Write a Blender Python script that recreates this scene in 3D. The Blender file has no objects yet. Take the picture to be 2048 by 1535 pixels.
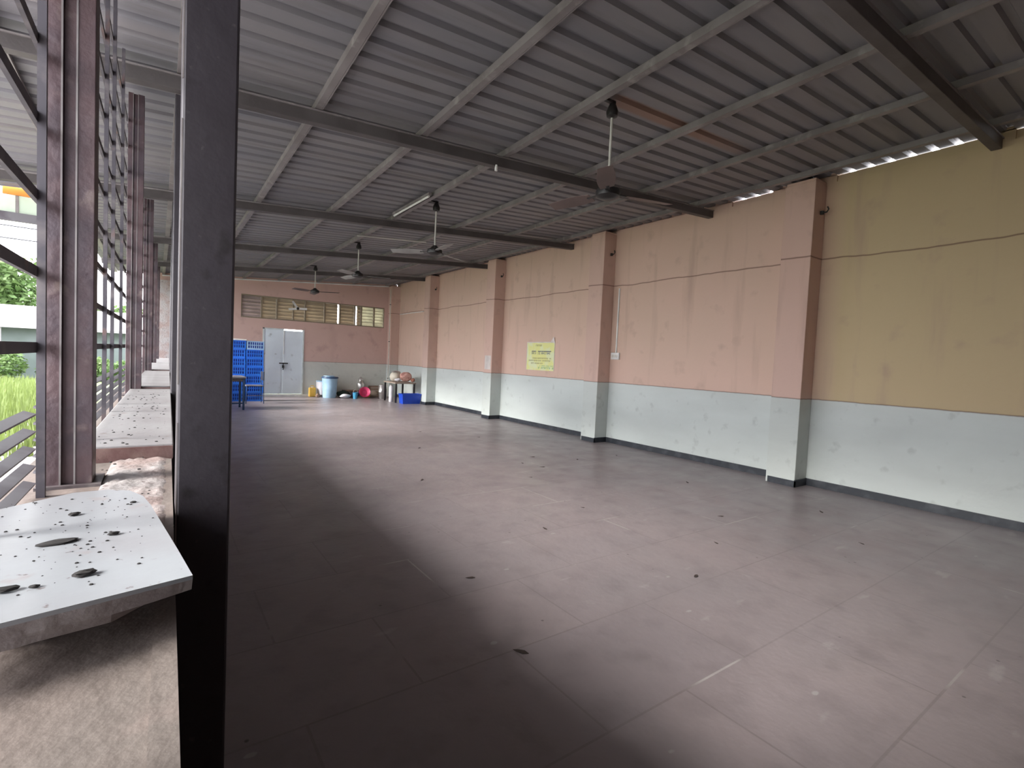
import bpy, bmesh, math, random
from mathutils import Vector, Matrix
random.seed(7)
sc = bpy.context.scene
col = sc.collection

# ------------------------------------------------------------------ camera
YAW, PITCH, ROLL, EYE, FPX = .618, -.045, .0465, 1.35, 1002.5
def make_camera():
    cy, sy, cp, sp, cr, sr = math.cos(YAW), math.sin(YAW), math.cos(PITCH), math.sin(PITCH), math.cos(ROLL), math.sin(ROLL)
    r = Vector((cy, -sy, 0)); fw = Vector((sy, cy, 0)); up = Vector((0, 0, 1))
    f2 = fw*cp + up*sp; u2 = up*cp - fw*sp
    r3 = r*cr + u2*sr; u3 = u2*cr - r*sr
    cam = bpy.data.cameras.new('camera'); o = bpy.data.objects.new('camera', cam); col.objects.link(o)
    m = Matrix((r3, u3, -f2)).transposed().to_4x4(); m.translation = Vector((0, 0, EYE))
    o.matrix_world = m
    cam.sensor_width = 36; cam.lens = FPX/2048*36; cam.clip_start = .05; cam.clip_end = 500
    sc.camera = o
make_camera()

# ------------------------------------------------------------------ world, sun, exposure
w = bpy.data.worlds.new('world'); sc.world = w; w.use_nodes = True
bg = w.node_tree.nodes['Background']
bg.inputs['Color'].default_value = (.94, .95, 1.0, 1); bg.inputs['Strength'].default_value = 2.5
sun = bpy.data.lights.new('sun', 'SUN'); sun.energy = 4.3; sun.angle = math.radians(22); sun.color = (1.0, .97, .92)
so = bpy.data.objects.new('sun', sun); col.objects.link(so)
so.rotation_euler = Vector((1, .0, -.50)).to_track_quat('-Z', 'Y').to_euler()
sc.view_settings.view_transform = 'Standard'
sc.view_settings.look = 'None'
sc.view_settings.gamma = 1
sc.view_settings.use_curve_mapping = False
sc.view_settings.exposure = 1.86

# ------------------------------------------------------------------ materials
def mat(name, color, rough=.7, metal=0., noise=None, bump=0., scale=4., spec=None, trans=0.):
    """noise = list of (colour, scale, lo, hi) patches laid over the base colour"""
    m = bpy.data.materials.new(name); m.use_nodes = True
    nt = m.node_tree; b = nt.nodes['Principled BSDF']
    b.inputs['Roughness'].default_value = rough; b.inputs['Metallic'].default_value = metal
    if spec is not None: b.inputs['Specular IOR Level'].default_value = spec
    tc = nt.nodes.new('ShaderNodeTexCoord')
    last = None
    rgb = nt.nodes.new('ShaderNodeRGB'); rgb.outputs[0].default_value = (*color, 1); last = rgb.outputs[0]
    for c, s, lo, hi in (noise or [(tuple(x*.8 for x in color), scale, .4, .65)]):
        n = nt.nodes.new('ShaderNodeTexNoise'); n.inputs['Detail'].default_value = 6
        if isinstance(s, tuple):
            mp = nt.nodes.new('ShaderNodeMapping'); mp.inputs['Scale'].default_value = s
            nt.links.new(tc.outputs['Object'], mp.inputs['Vector']); nt.links.new(mp.outputs[0], n.inputs['Vector'])
            n.inputs['Scale'].default_value = 1
        else:
            nt.links.new(tc.outputs['Object'], n.inputs['Vector']); n.inputs['Scale'].default_value = s
        mr = nt.nodes.new('ShaderNodeMapRange'); mr.inputs[1].default_value = lo; mr.inputs[2].default_value = hi
        nt.links.new(n.outputs['Fac'], mr.inputs[0])
        last = mix(nt, mr.outputs[0], last, c)
    nt.links.new(last, b.inputs['Base Color'])
    if bump:
        n = nt.nodes.new('ShaderNodeTexNoise'); n.inputs['Scale'].default_value = scale*8; n.inputs['Detail'].default_value = 5
        nt.links.new(tc.outputs['Object'], n.inputs['Vector'])
        bp = nt.nodes.new('ShaderNodeBump'); bp.inputs['Strength'].default_value = bump; bp.inputs['Distance'].default_value = .01
        nt.links.new(n.outputs['Fac'], bp.inputs['Height']); nt.links.new(bp.outputs[0], b.inputs['Normal'])
    if trans:
        t = nt.nodes.new('ShaderNodeBsdfTranslucent'); nt.links.new(last, t.inputs['Color'])
        ms = nt.nodes.new('ShaderNodeMixShader'); ms.inputs[0].default_value = trans
        out = nt.nodes['Material Output']
        nt.links.new(b.outputs[0], ms.inputs[1]); nt.links.new(t.outputs[0], ms.inputs[2]); nt.links.new(ms.outputs[0], out.inputs['Surface'])
    return m
def mix(nt, fac, a, b):
    mx = nt.nodes.new('ShaderNodeMix'); mx.data_type = 'RGBA'
    if isinstance(fac, (int, float)): mx.inputs[0].default_value = fac
    else: nt.links.new(fac, mx.inputs[0])
    for i, v in ((6, a), (7, b)):
        if isinstance(v, tuple): mx.inputs[i].default_value = (*v[:3], 1)
        else: nt.links.new(v, mx.inputs[i])
    return mx.outputs[2]
def math_n(nt, op, a, b=None, c=None):
    n = nt.nodes.new('ShaderNodeMath'); n.operation = op
    for i, v in enumerate((a, b, c)):
        if v is None: continue
        if isinstance(v, (int, float)): n.inputs[i].default_value = v
        else: nt.links.new(v, n.inputs[i])
    return n.outputs[0]
def noise_n(nt, vec, scale, detail=5, stretch=None):
    n = nt.nodes.new('ShaderNodeTexNoise'); n.inputs['Scale'].default_value = scale; n.inputs['Detail'].default_value = detail
    if stretch:
        mp = nt.nodes.new('ShaderNodeMapping'); mp.inputs['Scale'].default_value = stretch
        nt.links.new(vec, mp.inputs['Vector']); vec = mp.outputs[0]
    nt.links.new(vec, n.inputs['Vector'])
    return n.outputs['Fac']
def ramp_n(nt, v, lo, hi):
    mr = nt.nodes.new('ShaderNodeMapRange'); mr.inputs[1].default_value = lo; mr.inputs[2].default_value = hi
    nt.links.new(v, mr.inputs[0]); return mr.outputs[0]

DADO_Z = 1.06
def wall_material(name, upper, upper2, lower, line_z=2.75, tan_bay=False):
    m = bpy.data.materials.new(name); m.use_nodes = True
    nt = m.node_tree; b = nt.nodes['Principled BSDF']; b.inputs['Roughness'].default_value = .75; b.inputs['Specular IOR Level'].default_value = .25
    tc = nt.nodes.new('ShaderNodeTexCoord'); V = tc.outputs['Object']
    sp = nt.nodes.new('ShaderNodeSeparateXYZ'); nt.links.new(V, sp.inputs[0])
    X, Y, Z = sp.outputs
    c = mix(nt, ramp_n(nt, noise_n(nt, V, .7, 3), .35, .65), upper, upper2)
    if tan_bay:   # the last bay shifts to a browner tone
        c = mix(nt, ramp_n(nt, Y, 3.0, 2.6), c, (.52, .41, .25))
    # grime streaks running down the paint
    streak = ramp_n(nt, noise_n(nt, V, 1.0, 6, (1.5, 5, .55)), .56, .78)
    c = mix(nt, math_n(nt, 'MULTIPLY', streak, .55), c, tuple(x*.62 for x in upper))
    blot = ramp_n(nt, noise_n(nt, V, 3.2, 8), .6, .75)
    c = mix(nt, math_n(nt, 'MULTIPLY', blot, .45), c, tuple(x*.6 for x in upper))
    # construction joint line
    wob = math_n(nt, 'MULTIPLY', math_n(nt, 'SUBTRACT', noise_n(nt, V, 1.3, 4), .5), .09)
    d = math_n(nt, 'ABSOLUTE', math_n(nt, 'SUBTRACT', math_n(nt, 'ADD', Z, wob), line_z))
    ln = ramp_n(nt, d, .012, .004)
    c = mix(nt, math_n(nt, 'MULTIPLY', ln, .75), c, (.16, .09, .07))
    # dado
    low = mix(nt, ramp_n(nt, noise_n(nt, V, .9, 6, (1, .7, 2.2)), .35, .7), lower, tuple(x*.86 for x in lower))
    low = mix(nt, math_n(nt, 'MULTIPLY', ramp_n(nt, noise_n(nt, V, 6, 8), .62, .72), .4), low, tuple(x*.6 for x in lower))
    dz = math_n(nt, 'SUBTRACT', Z, math_n(nt, 'ADD', DADO_Z, math_n(nt, 'MULTIPLY', math_n(nt, 'SUBTRACT', noise_n(nt, V, 9, 2), .5), .012)))
    c = mix(nt, math_n(nt, 'LESS_THAN', dz, 0.), c, low)
    c = mix(nt, math_n(nt, 'MULTIPLY', ramp_n(nt, math_n(nt, 'ABSOLUTE', dz), .009, .004), .7), c, (.17, .11, .09))
    nt.links.new(c, b.inputs['Base Color'])
    bp = nt.nodes.new('ShaderNodeBump'); bp.inputs['Strength'].default_value = .35; bp.inputs['Distance'].default_value = .02
    nt.links.new(noise_n(nt, V, 5, 7), bp.inputs['Height']); nt.links.new(bp.outputs[0], b.inputs['Normal'])
    return m

def floor_material():
    m = bpy.data.materials.new('stone_floor'); m.use_nodes = True
    nt = m.node_tree; b = nt.nodes['Principled BSDF']; b.inputs['Specular IOR Level'].default_value = .5
    tc = nt.nodes.new('ShaderNodeTexCoord'); V = tc.outputs['Object']
    br = nt.nodes.new('ShaderNodeTexBrick'); nt.links.new(V, br.inputs['Vector'])
    br.inputs['Scale'].default_value = 1; br.inputs['Brick Width'].default_value = .92; br.inputs['Row Height'].default_value = .61
    br.inputs['Mortar Size'].default_value = .006; br.inputs['Mortar Smooth'].default_value = .3; br.offset = .5
    br.inputs['Color1'].default_value = (.27, .228, .234, 1); br.inputs['Color2'].default_value = (.25, .214, .224, 1)
    br.inputs['Mortar'].default_value = (.205, .175, .178, 1)
    c = br.outputs['Color']
    c = mix(nt, math_n(nt, 'MULTIPLY', ramp_n(nt, noise_n(nt, V, .8, 4), .4, .65), .6), c, (.225, .202, .212))
    # dusty pale patches along joints
    j = math_n(nt, 'MULTIPLY', br.outputs['Fac'], ramp_n(nt, noise_n(nt, V, 1.1, 3), .56, .62))
    c = mix(nt, math_n(nt, 'MULTIPLY', j, .8), c, (.44, .41, .40))
    c = mix(nt, math_n(nt, 'MULTIPLY', ramp_n(nt, noise_n(nt, V, 5, 8), .5, .75), .5), c, (.155, .132, .14))
    c = mix(nt, math_n(nt, 'MULTIPLY', ramp_n(nt, noise_n(nt, V, 2.6, 8, (1, 2.4, 1)), .66, .72), .5), c, (.36, .33, .33))
    # scattered specks of grit
    vo = nt.nodes.new('ShaderNodeTexVoronoi'); vo.inputs['Scale'].default_value = 5.0
    nt.links.new(V, vo.inputs['Vector'])
    sp = ramp_n(nt, math_n(nt, 'ADD', vo.outputs['Distance'], math_n(nt, 'MULTIPLY', noise_n(nt, V, 30, 3), .05)), .075, .055)
    c = mix(nt, math_n(nt, 'MULTIPLY', sp, .75), c, (.06, .05, .05))
    vo2 = nt.nodes.new('ShaderNodeTexVoronoi'); vo2.inputs['Scale'].default_value = 2.3
    mp = nt.nodes.new('ShaderNodeMapping'); mp.inputs['Scale'].default_value = (1, 2.0, 1); mp.inputs['Rotation'].default_value = (0, 0, .5)
    nt.links.new(V, mp.inputs['Vector']); nt.links.new(mp.outputs[0], vo2.inputs['Vector'])
    sp2 = ramp_n(nt, math_n(nt, 'ADD', vo2.outputs['Distance'], math_n(nt, 'MULTIPLY', noise_n(nt, V, 22, 4), .1)), .105, .085)
    c = mix(nt, math_n(nt, 'MULTIPLY', sp2, .7), c, (.36, .34, .34))
    nt.links.new(c, b.inputs['Base Color'])
    rr = ramp_n(nt, noise_n(nt, V, 3, 5), .3, .8)
    nt.links.new(math_n(nt, 'ADD', math_n(nt, 'MULTIPLY', rr, .2), .30), b.inputs['Roughness'])
    bp = nt.nodes.new('ShaderNodeBump'); bp.inputs['Strength'].default_value = .3; bp.inputs['Distance'].default_value = .01
    nt.links.new(noise_n(nt, V, 14, 7), bp.inputs['Height']); nt.links.new(bp.outputs[0], b.inputs['Normal'])
    return m

def sheet_material():
    m = bpy.data.materials.new('roof_sheet'); m.use_nodes = True
    nt = m.node_tree; b = nt.nodes['Principled BSDF']; b.inputs['Roughness'].default_value = .55; b.inputs['Metallic'].default_value = .15
    tc = nt.nodes.new('ShaderNodeTexCoord'); V = tc.outputs['Object']
    sp = nt.nodes.new('ShaderNodeSeparateXYZ'); nt.links.new(V, sp.inputs[0]); X, Y, Z = sp.outputs
    c = mix(nt, ramp_n(nt, noise_n(nt, V, 1.1, 5, (.4, 3, 1)), .35, .65), (.235, .225, .232), (.19, .19, .21))
    c = mix(nt, math_n(nt, 'MULTIPLY', ramp_n(nt, noise_n(nt, V, 2.0, 8, (.5, 4, 1)), .55, .75), .6), c, (.125, .11, .105))
    # rust streak along one rib by the nearest fan
    band = math_n(nt, 'MULTIPLY', ramp_n(nt, math_n(nt, 'ABSOLUTE', math_n(nt, 'SUBTRACT', Y, 3.04)), .10, .06), ramp_n(nt, X, 3.0, 3.15))
    band = math_n(nt, 'MULTIPLY', band, ramp_n(nt, X, 5.6, 4.2))
    c = mix(nt, math_n(nt, 'MULTIPLY', band, .8), c, (.25, .14, .095))
    nt.links.new(c, b.inputs['Base Color'])
    return m

M = {}
M['wall'] = wall_material('salmon_wall', (.635, .445, .36), (.60, .435, .345), (.60, .645, .62), tan_bay=True)
M['wall_end'] = wall_material('salmon_wall_end', (.58, .395, .345), (.55, .38, .33), (.60, .60, .55), line_z=9)
M['pilaster'] = wall_material('salmon_pilaster', (.60, .415, .345), (.57, .40, .335), (.57, .61, .58), line_z=2.75)
M['floor'] = floor_material()
M['sheet'] = sheet_material()
M['green_sheet'] = mat('green_fibreglass', (.10, .62, .42), .4, trans=.85, scale=3)
M['pale_sheet'] = mat('pale_fibreglass', (.62, .68, .60), .5, trans=.5, scale=3)
M['skirt'] = mat('black_skirting', (.018, .022, .03), .45, noise=[((.05, .055, .065), 6, .5, .7)])
M['steel'] = mat('dark_steel', (.085, .070, .074), .5, .2, noise=[((.12, .10, .105), 3, .4, .6), ((.17, .15, .15), 14, .62, .72), ((.045, .035, .035), 7, .6, .7)], bump=.2)
M['column_steel'] = mat('dark_column_paint', (.033, .028, .034), .5, .1, noise=[((.036, .031, .038), 4, .4, .62), ((.018, .015, .017), 16, .6, .72), ((.075, .066, .068), 40, .66, .74)], bump=.12)
M['beam'] = mat('beam_paint', (.075, .066, .066), .55, .1, noise=[((.10, .09, .09), 3, .4, .6)], bump=.15)
M['purlin'] = mat('galvanised_purlin', (.25, .23, .23), .5, .2, noise=[((.19, .17, .17), 2.5, .4, .6), ((.31, .29, .28), 9, .55, .7)])
M['redsteel'] = mat('reddish_steel', (.095, .058, .062), .5, .1, noise=[((.06, .042, .052), 5, .4, .6), ((.15, .11, .105), 16, .6, .72)], bump=.3)
M['bar'] = mat('grille_steel', (.06, .054, .066), .6, .1, noise=[((.13, .115, .12), 12, .5, .7), ((.12, .06, .05), 6, .6, .7)])
M['slat'] = mat('grey_slat', (.15, .145, .16), .5, .1, noise=[((.09, .08, .095), 5, .5, .65)])
M['marble'] = mat('dusty_marble', (.27, .285, .305), .35, noise=[((.235, .235, .25), 2.5, .4, .6), ((.12, .10, .10), 55, .69, .73), ((.25, .22, .22), 16, .66, .76)], bump=.05)
M['marble_edge'] = mat('raw_marble_edge', (.26, .23, .23), .8, noise=[((.20, .17, .17), 12, .4, .6)], bump=.6)
M['sill'] = mat('sill_stone', (.25, .245, .25), .5, noise=[((.21, .20, .205), 3, .4, .6), ((.16, .13, .12), 24, .66, .72)], bump=.15)
M['sill_edge'] = mat('sill_edge_stone', (.15, .08, .075), .6, noise=[((.24, .16, .14), 10, .5, .7)], bump=.3)
M['plaster'] = mat('bare_plaster', (.15, .128, .115), .85, noise=[((.165, .13, .115), 1.8, .4, .6), ((.19, .15, .135), 9, .6, .75), ((.10, .08, .07), 14, .73, .76)], bump=.35)
M['rubble'] = mat('rough_mortar', (.31, .285, .28), .9, noise=[((.28, .215, .20), 5, .4, .6), ((.14, .11, .11), 34, .62, .70)], bump=.6)
M['dirt'] = mat('dry_dirt', (.012, .010, .010), .9)
M['door'] = mat('pale_door_paint', (.70, .77, .82), .4, noise=[((.64, .70, .75), 1.6, .4, .6), ((.42, .45, .47), 7, .62, .75)])
M['door_frame'] = mat('door_frame_paint', (.62, .66, .66), .5)
M['white'] = mat('white_paint', (.78, .78, .76), .5)
M['black'] = mat('black_enamel', (.02, .018, .018), .4)
M['blade'] = mat('brown_blade', (.14, .095, .085), .5)
M['grey_blade'] = mat('grey_blade', (.36, .35, .34), .5)
M['rod'] = mat('pale_rod', (.55, .54, .50), .4)
M['crate'] = mat('blue_plastic', (.02, .15, .72), .4, noise=[((.03, .20, .75), 5, .45, .65)])
M['crate_slot_shade'] = mat('slot_shade_blue', (.006, .04, .30), .4)
M['crate_pale'] = mat('pale_blue_plastic', (.36, .55, .80), .4)
M['drum'] = mat('grey_blue_plastic', (.33, .50, .66), .4)
M['navy'] = mat('dark_blue_plastic', (.03, .07, .16), .4)
M['cooler'] = mat('royal_blue_plastic', (.01, .06, .48), .35)
M['yellow'] = mat('yellow_plastic', (.72, .44, .08), .4)
M['steel_bright'] = mat('aluminium', (.62, .60, .58), .3, .8)
M['pink'] = mat('pink_plastic', (.60, .06, .16), .4)
M['cyan'] = mat('cyan_plastic', (.08, .38, .62), .4)
M['orange'] = mat('orange_plastic', (.70, .26, .04), .5)
M['cloth_white'] = mat('white_cloth', (.70, .68, .72), .9, bump=.4)
M['cloth_dark'] = mat('dark_green_cloth', (.03, .045, .035), .9)
M['cloth_purple'] = mat('purple_cloth', (.09, .07, .24), .9)
M['sack'] = mat('jute_sack', (.34, .27, .22), .95, bump=.6)
M['wood'] = mat('brown_wood', (.20, .12, .085), .7, noise=[((.28, .18, .12), (3, 20, 20), .4, .6)])
M['cream'] = mat('cream_pot', (.60, .55, .46), .5)
M['bag_pink'] = mat('pink_bag', (.58, .33, .28), .8, noise=[((.42, .20, .17), 12, .5, .6)], bump=.5)
M['paper'] = mat('poster_paper', (.72, .72, .28), .6, noise=[((.70, .74, .46), 5, .45, .6)])
M['paper_white'] = mat('white_paper', (.66, .60, .56), .7)
M['ink'] = mat('dark_ink', (.05, .06, .12), .6)
M['ink_pale'] = mat('olive_ink', (.30, .28, .12), .6)
M['ink_green'] = mat('green_ink', (.22, .48, .20), .6)
M['slat_tan'] = mat('tan_louvre', (.44, .37, .27), .6, trans=.25, noise=[((.37, .31, .23), 2, .4, .6)])
M['slat_pale'] = mat('pale_louvre', (.52, .50, .40), .6, trans=.6)
M['slat_grey'] = mat('grey_louvre', (.36, .29, .27), .7, trans=.1)
M['mullion'] = mat('mullion_paint', (.24, .19, .13), .6)
M['grass'] = mat('grass', (.10, .125, .055), .9, noise=[((.14, .16, .08), 1.2, .4, .6), ((.06, .09, .035), 6, .5, .7)], bump=.8)
M['apron'] = mat('bounce_ground_grey', (.40, .37, .37), .9, noise=[((.33, .31, .31), 1.5, .4, .6)], bump=.4)  # pale grey of the ground added for neutral bounce light
M['leaf'] = mat('leaf_green', (.07, .13, .035), .6, trans=.3, noise=[((.11, .18, .06), 1.1, .4, .6)])
M['leaf_light'] = mat('light_leaf_green', (.14, .21, .075), .6, trans=.3, noise=[((.09, .16, .045), 1.5, .4, .6)])
M['bark'] = mat('bark', (.14, .10, .07), .9, bump=.6)
M['shed_wall'] = mat('shed_wall', (.15, .18, .18), .8, noise=[((.11, .14, .13), 1, .4, .65)])
M['shed_roof'] = mat('shed_roof', (.34, .32, .33), .5, noise=[((.26, .25, .27), 1, .5, .65)])
M['cable'] = mat('cable', (.03, .03, .04), .6)
M['debris'] = mat('dead_leaf', (.05, .035, .03), .9)
M['hub_white'] = mat('cream_enamel', (.66, .62, .55), .4)

# ------------------------------------------------------------------ mesh helpers
class MB:
    def __init__(s): s.v = []; s.f = []; s.mi = []; s.cur = 0
    def add(s, vs, fs):
        b = len(s.v); s.v += [tuple(v) for v in vs]
        for f in fs: s.f.append([b+i for i in f]); s.mi.append(s.cur)
        return s
    def box(s, a, b):
        (x0, y0, z0), (x1, y1, z1) = a, b
        return s.add([(x0,y0,z0),(x1,y0,z0),(x1,y1,z0),(x0,y1,z0),(x0,y0,z1),(x1,y0,z1),(x1,y1,z1),(x0,y1,z1)],
                     [(0,3,2,1),(4,5,6,7),(0,1,5,4),(1,2,6,5),(2,3,7,6),(3,0,4,7)])
    def bar(s, p, q, w, h, up=(0,0,1)):
        p, q = Vector(p), Vector(q); d = (q-p).normalized(); up = Vector(up)
        if abs(d.dot(up)) > .99: up = Vector((0,1,0))
        r = d.cross(up).normalized(); u = r.cross(d).normalized()
        vs = []
        for c in (p, q):
            for a, b in ((-1,-1),(1,-1),(1,1),(-1,1)): vs.append(c + r*a*w/2 + u*b*h/2)
        return s.add(vs, [(3,2,1,0),(4,5,6,7),(0,1,5,4),(1,2,6,5),(2,3,7,6),(3,0,4,7)])
    def tube(s, pts, r, n=10):
        pts = [Vector(p) for p in pts]; vs = []; fs = []
        prev = None
        for i, p in enumerate(pts):
            d = (pts[min(i+1, len(pts)-1)] - pts[max(i-1, 0)]).normalized()
            u = Vector((0,0,1)) if abs(d.z) < .95 else Vector((1,0,0))
            a = d.cross(u).normalized(); b = d.cross(a).normalized()
            rr = r[i] if isinstance(r, (list, tuple)) else r
            for k in range(n):
                t = 2*math.pi*k/n; vs.append(p + a*math.cos(t)*rr + b*math.sin(t)*rr)
        for i in range(len(pts)-1):
            for k in range(n): fs.append((i*n+k, i*n+(k+1)%n, (i+1)*n+(k+1)%n, (i+1)*n+k))
        fs.append(tuple(range(n))[::-1]); fs.append(tuple((len(pts)-1)*n+k for k in range(n)))
        return s.add(vs, fs)
    def lathe(s, prof, c=(0,0,0), n=24, wob=0.):
        vs = []; fs = []
        for r, z in prof:
            for k in range(n):
                t = 2*math.pi*k/n; q = r*(1+wob*math.sin(3*t+z*9))
                vs.append((c[0]+q*math.cos(t), c[1]+q*math.sin(t), c[2]+z))
        m = len(prof)
        for i in range(m-1):
            for k in range(n): fs.append((i*n+k, i*n+(k+1)%n, (i+1)*n+(k+1)%n, (i+1)*n+k))
        fs.append(tuple(range(n))[::-1]); fs.append(tuple((m-1)*n+k for k in range(n)))
        return s.add(vs, fs)
    def prism(s, poly, z0, z1, taper=0.):
        n = len(poly)
        vs = [(x,y,z0) for x,y in poly] + [(x,y,z1) for x,y in poly]
        return s.add(vs, [tuple(range(n))[::-1], tuple(range(n,2*n))] + [(i,(i+1)%n,n+(i+1)%n,n+i) for i in range(n)])
    def build(s, name, m, parent=None, bevel=0., smooth=False):
        me = bpy.data.meshes.new(name); me.from_pydata(s.v, [], s.f)
        ms = m if isinstance(m, (list, tuple)) else [m]
        for x in ms: me.materials.append(x)
        for p, i in zip(me.polygons, s.mi): p.material_index = i
        bm = bmesh.new(); bm.from_mesh(me); bmesh.ops.recalc_face_normals(bm, faces=bm.faces); bm.to_mesh(me); bm.free()
        if smooth:
            for p in me.polygons: p.use_smooth = True
            me.set_sharp_from_angle(angle=math.radians(40))
        o = bpy.data.objects.new(name, me); col.objects.link(o)
        if parent: o.parent = parent
        if bevel:
            bv = o.modifiers.new('bevel', 'BEVEL'); bv.width = bevel; bv.segments = 2; bv.limit_method = 'ANGLE'
        return o
def tag(o, label=None, cat=None, group=None, kind=None):
    if label: o['label'] = label
    if cat: o['category'] = cat
    if group: o['group'] = group
    if kind: o['kind'] = kind
    return o
def empty(name, loc, label, cat, group=None, rz=0.):
    o = bpy.data.objects.new(name, None); o.empty_display_size = .1; col.objects.link(o)
    o.location = loc; o.rotation_euler = (0, 0, rz)
    return tag(o, label, cat, group)
def struct(o): o['kind'] = 'structure'; return o
def copy_tree(o, parent=None):
    c = o.copy(); col.objects.link(c)
    if parent: c.parent = parent
    for ch in [x for x in bpy.data.objects if x.parent == o]: copy_tree(ch, c)
    return c

# ------------------------------------------------------------------ measures of the hall
WX = 6.55            # face of the right wall
PX = 6.265           # face of the pilasters
YE = 16.1            # face of the end wall
YN = -1.6            # wall behind the camera
PIL = [2.87, 6.25, 9.66, 13.0]
PW = .35
BEAMS = [(-1.6, 3.59, .035), (1.415, 3.586, .042), (4.458, 3.557, .062), (7.429, 3.559, .074), (10.467, 3.563, .078), (13.5, 3.565, .078), (16.4, 3.565, .075)]
BH = .105
def roofz(x, y):     # underside of the beams' plane
    for (a, ea, sa), (b, eb, sb) in zip(BEAMS, BEAMS[1:]):
        if y <= b or b == BEAMS[-1][0]:
            t = (y-a)/(b-a); return (ea-sa*(WX-x))*(1-t) + (eb-sb*(WX-x))*t
SK = .0154
def lx(a, y): return a + SK*y      # the left-hand structure runs slightly askew

# ------------------------------------------------------------------ floor, walls, roof
struct(MB().box((-.25, YN, -.15), (6.75, YE+.2, 0)).build('floor', M['floor']))
g = MB().box((-60, -20, -.35), (-8, 70, -.06)); g.box((-8, 11.5, -.35), (-.25, 70, -.06)); g.box((-.25, YE+.2, -.35), (6.75, 70, -.06))
tag(g.build('ground', M['grass']), kind='structure')
tag(MB().box((-8, -20, -.35), (-.25, 11.5, -.06)).build('bounce_ground', M['apron']), kind='structure')  # pale ground added so that neutral light bounces to the ceiling
rw = MB(); rw.box((WX, YN, 0), (WX+.2, YE+.2, 3.655))
struct(rw.build('wall_right', M['wall']))
# mortar that closes the gap between wall and sheets, left open where the photo shows daylight
mp_ = MB(); y = YN; rm = random.Random(3)
while y < YE:
    yy = min(y+.19, YE)
    opened = 1.45 < (y+yy)/2 < 2.78 or 3.45 < (y+yy)/2 < 4.05 or (y+yy)/2 < 1.2
    up_ = lambda q: roofz(WX, q)+BH+.062+(-.007 if opened else .004)
    x0, x1 = (WX+.03, WX+.05) if opened else (WX+.004, WX+.16)
    za, zb = up_(y)-(0 if opened else rm.uniform(0, .004)), up_(yy)
    mp_.add([(x0,y,3.655),(x1,y,3.655),(x1,yy,3.655),(x0,yy,3.655),(x0,y,za),(x1,y,za),(x1,yy,zb),(x0,yy,zb)], [(0,3,2,1),(4,5,6,7),(0,1,5,4),(1,2,6,5),(2,3,7,6),(3,0,4,7)])
    if not opened: mp_.box((x0, y+.005, za-.01), (x1, yy-.02, za+.022))
    y = yy
struct(mp_.build('trim_1', M['wall']))
struct(MB().box((-.6, YN-.2, 0), (6.75, YN, 3.75)).build('wall_near', M['wall_end']))
# end wall with the window band and the door opening
EX0 = lx(.0, YE)-.45
DX0, DX1, DZ = 2.50, 3.64, 2.0
WX0, WX1, WZ0, WZ1 = 1.93, 6.13, 2.25, 2.91
ew = MB()
def eb(x0, x1, z0, z1): ew.box((x0, YE, z0), (x1, YE+.2, z1))
eb(EX0, DX0, 0, DZ); eb(DX1, WX, 0, DZ); eb(EX0, WX, DZ, WZ0); eb(EX0, WX0, WZ0, WZ1); eb(WX1, WX, WZ0, WZ1)
vs = []
za, zb = roofz(EX0, YE)+.155, roofz(WX, YE)+.155
ew.add([(EX0,YE,WZ1),(WX,YE,WZ1),(WX,YE,zb),(EX0,YE,za),(EX0,YE+.2,WZ1),(WX,YE+.2,WZ1),(WX,YE+.2,zb),(EX0,YE+.2,za)],
       [(0,1,2,3),(7,6,5,4),(0,4,5,1),(1,5,6,2),(2,6,7,3),(3,7,4,0)])
struct(ew.build('wall_end', M['wall_end']))
# pale timber strip capping the end wall under the sheets
m = MB()
m.bar((EX0+.3, YE-.02, roofz(EX0+.3, YE)+.085), (WX-.3, YE-.02, roofz(WX-.3, YE)+.085), .04, .03)
struct(m.build('trim_9', M['white']))
# pilasters
for i, y in enumerate(PIL + [15.80]):
    m = MB().box((PX, y, 0), (WX+.0, y+(PW if i < 4 else .30), 3.63))
    if i < 4: m.box((PX+.01, y+.005, 3.63), (WX, y+PW-.01, 3.665))
    struct(m.build('trim_%d' % (i+2), M['pilaster'], bevel=.006))
# skirting, wrapping round each pilaster
sk = MB(); ys = [YN] + sum([[y, y+PW] for y in PIL], []) + [15.8]
for a, b in zip(ys[::2], ys[1::2]): sk.box((WX-.018, a, 0), (WX, b, .085))
for y in PIL:
    sk.box((PX-.015, y-.015, 0), (PX, y+PW-.03, .075)); sk.box((PX-.015, y-.015, 0), (WX, y, .085))
struct(sk.build('baseboard_right', M['skirt']))
# white threshold strip along the end wall
struct(MB().box((2.3, YE-.10, 0), (4.65, YE, .06)).build('baseboard_end', M['white']))
# low wall under the grille and an unseen solid wall added to darken the foreground
def skewbox(m, a0, a1, y0, y1, z0, z1):
    m.add([(lx(a0,y0),y0,z0),(lx(a1,y0),y0,z0),(lx(a1,y1),y1,z0),(lx(a0,y1),y1,z0),(lx(a0,y0),y0,z1),(lx(a1,y0),y0,z1),(lx(a1,y1),y1,z1),(lx(a0,y1),y1,z1)],
          [(0,3,2,1),(4,5,6,7),(0,1,5,4),(1,2,6,5),(2,3,7,6),(3,0,4,7)])
    return m
LZ = .95
lw = MB(); skewbox(lw, -.36, .0146, YN, YE, 0, LZ)
struct(lw.build('wall_left', M['plaster']))
lw = MB(); skewbox(lw, -.36, -.28, YN, .50, LZ, 3.30)
struct(lw.build('wall_left_blocker', M['plaster']))
struct(skewbox(MB(), -.012, .0146, .15, 2.1, LZ, LZ+.006).build('trim_7', M['plaster']))
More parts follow.
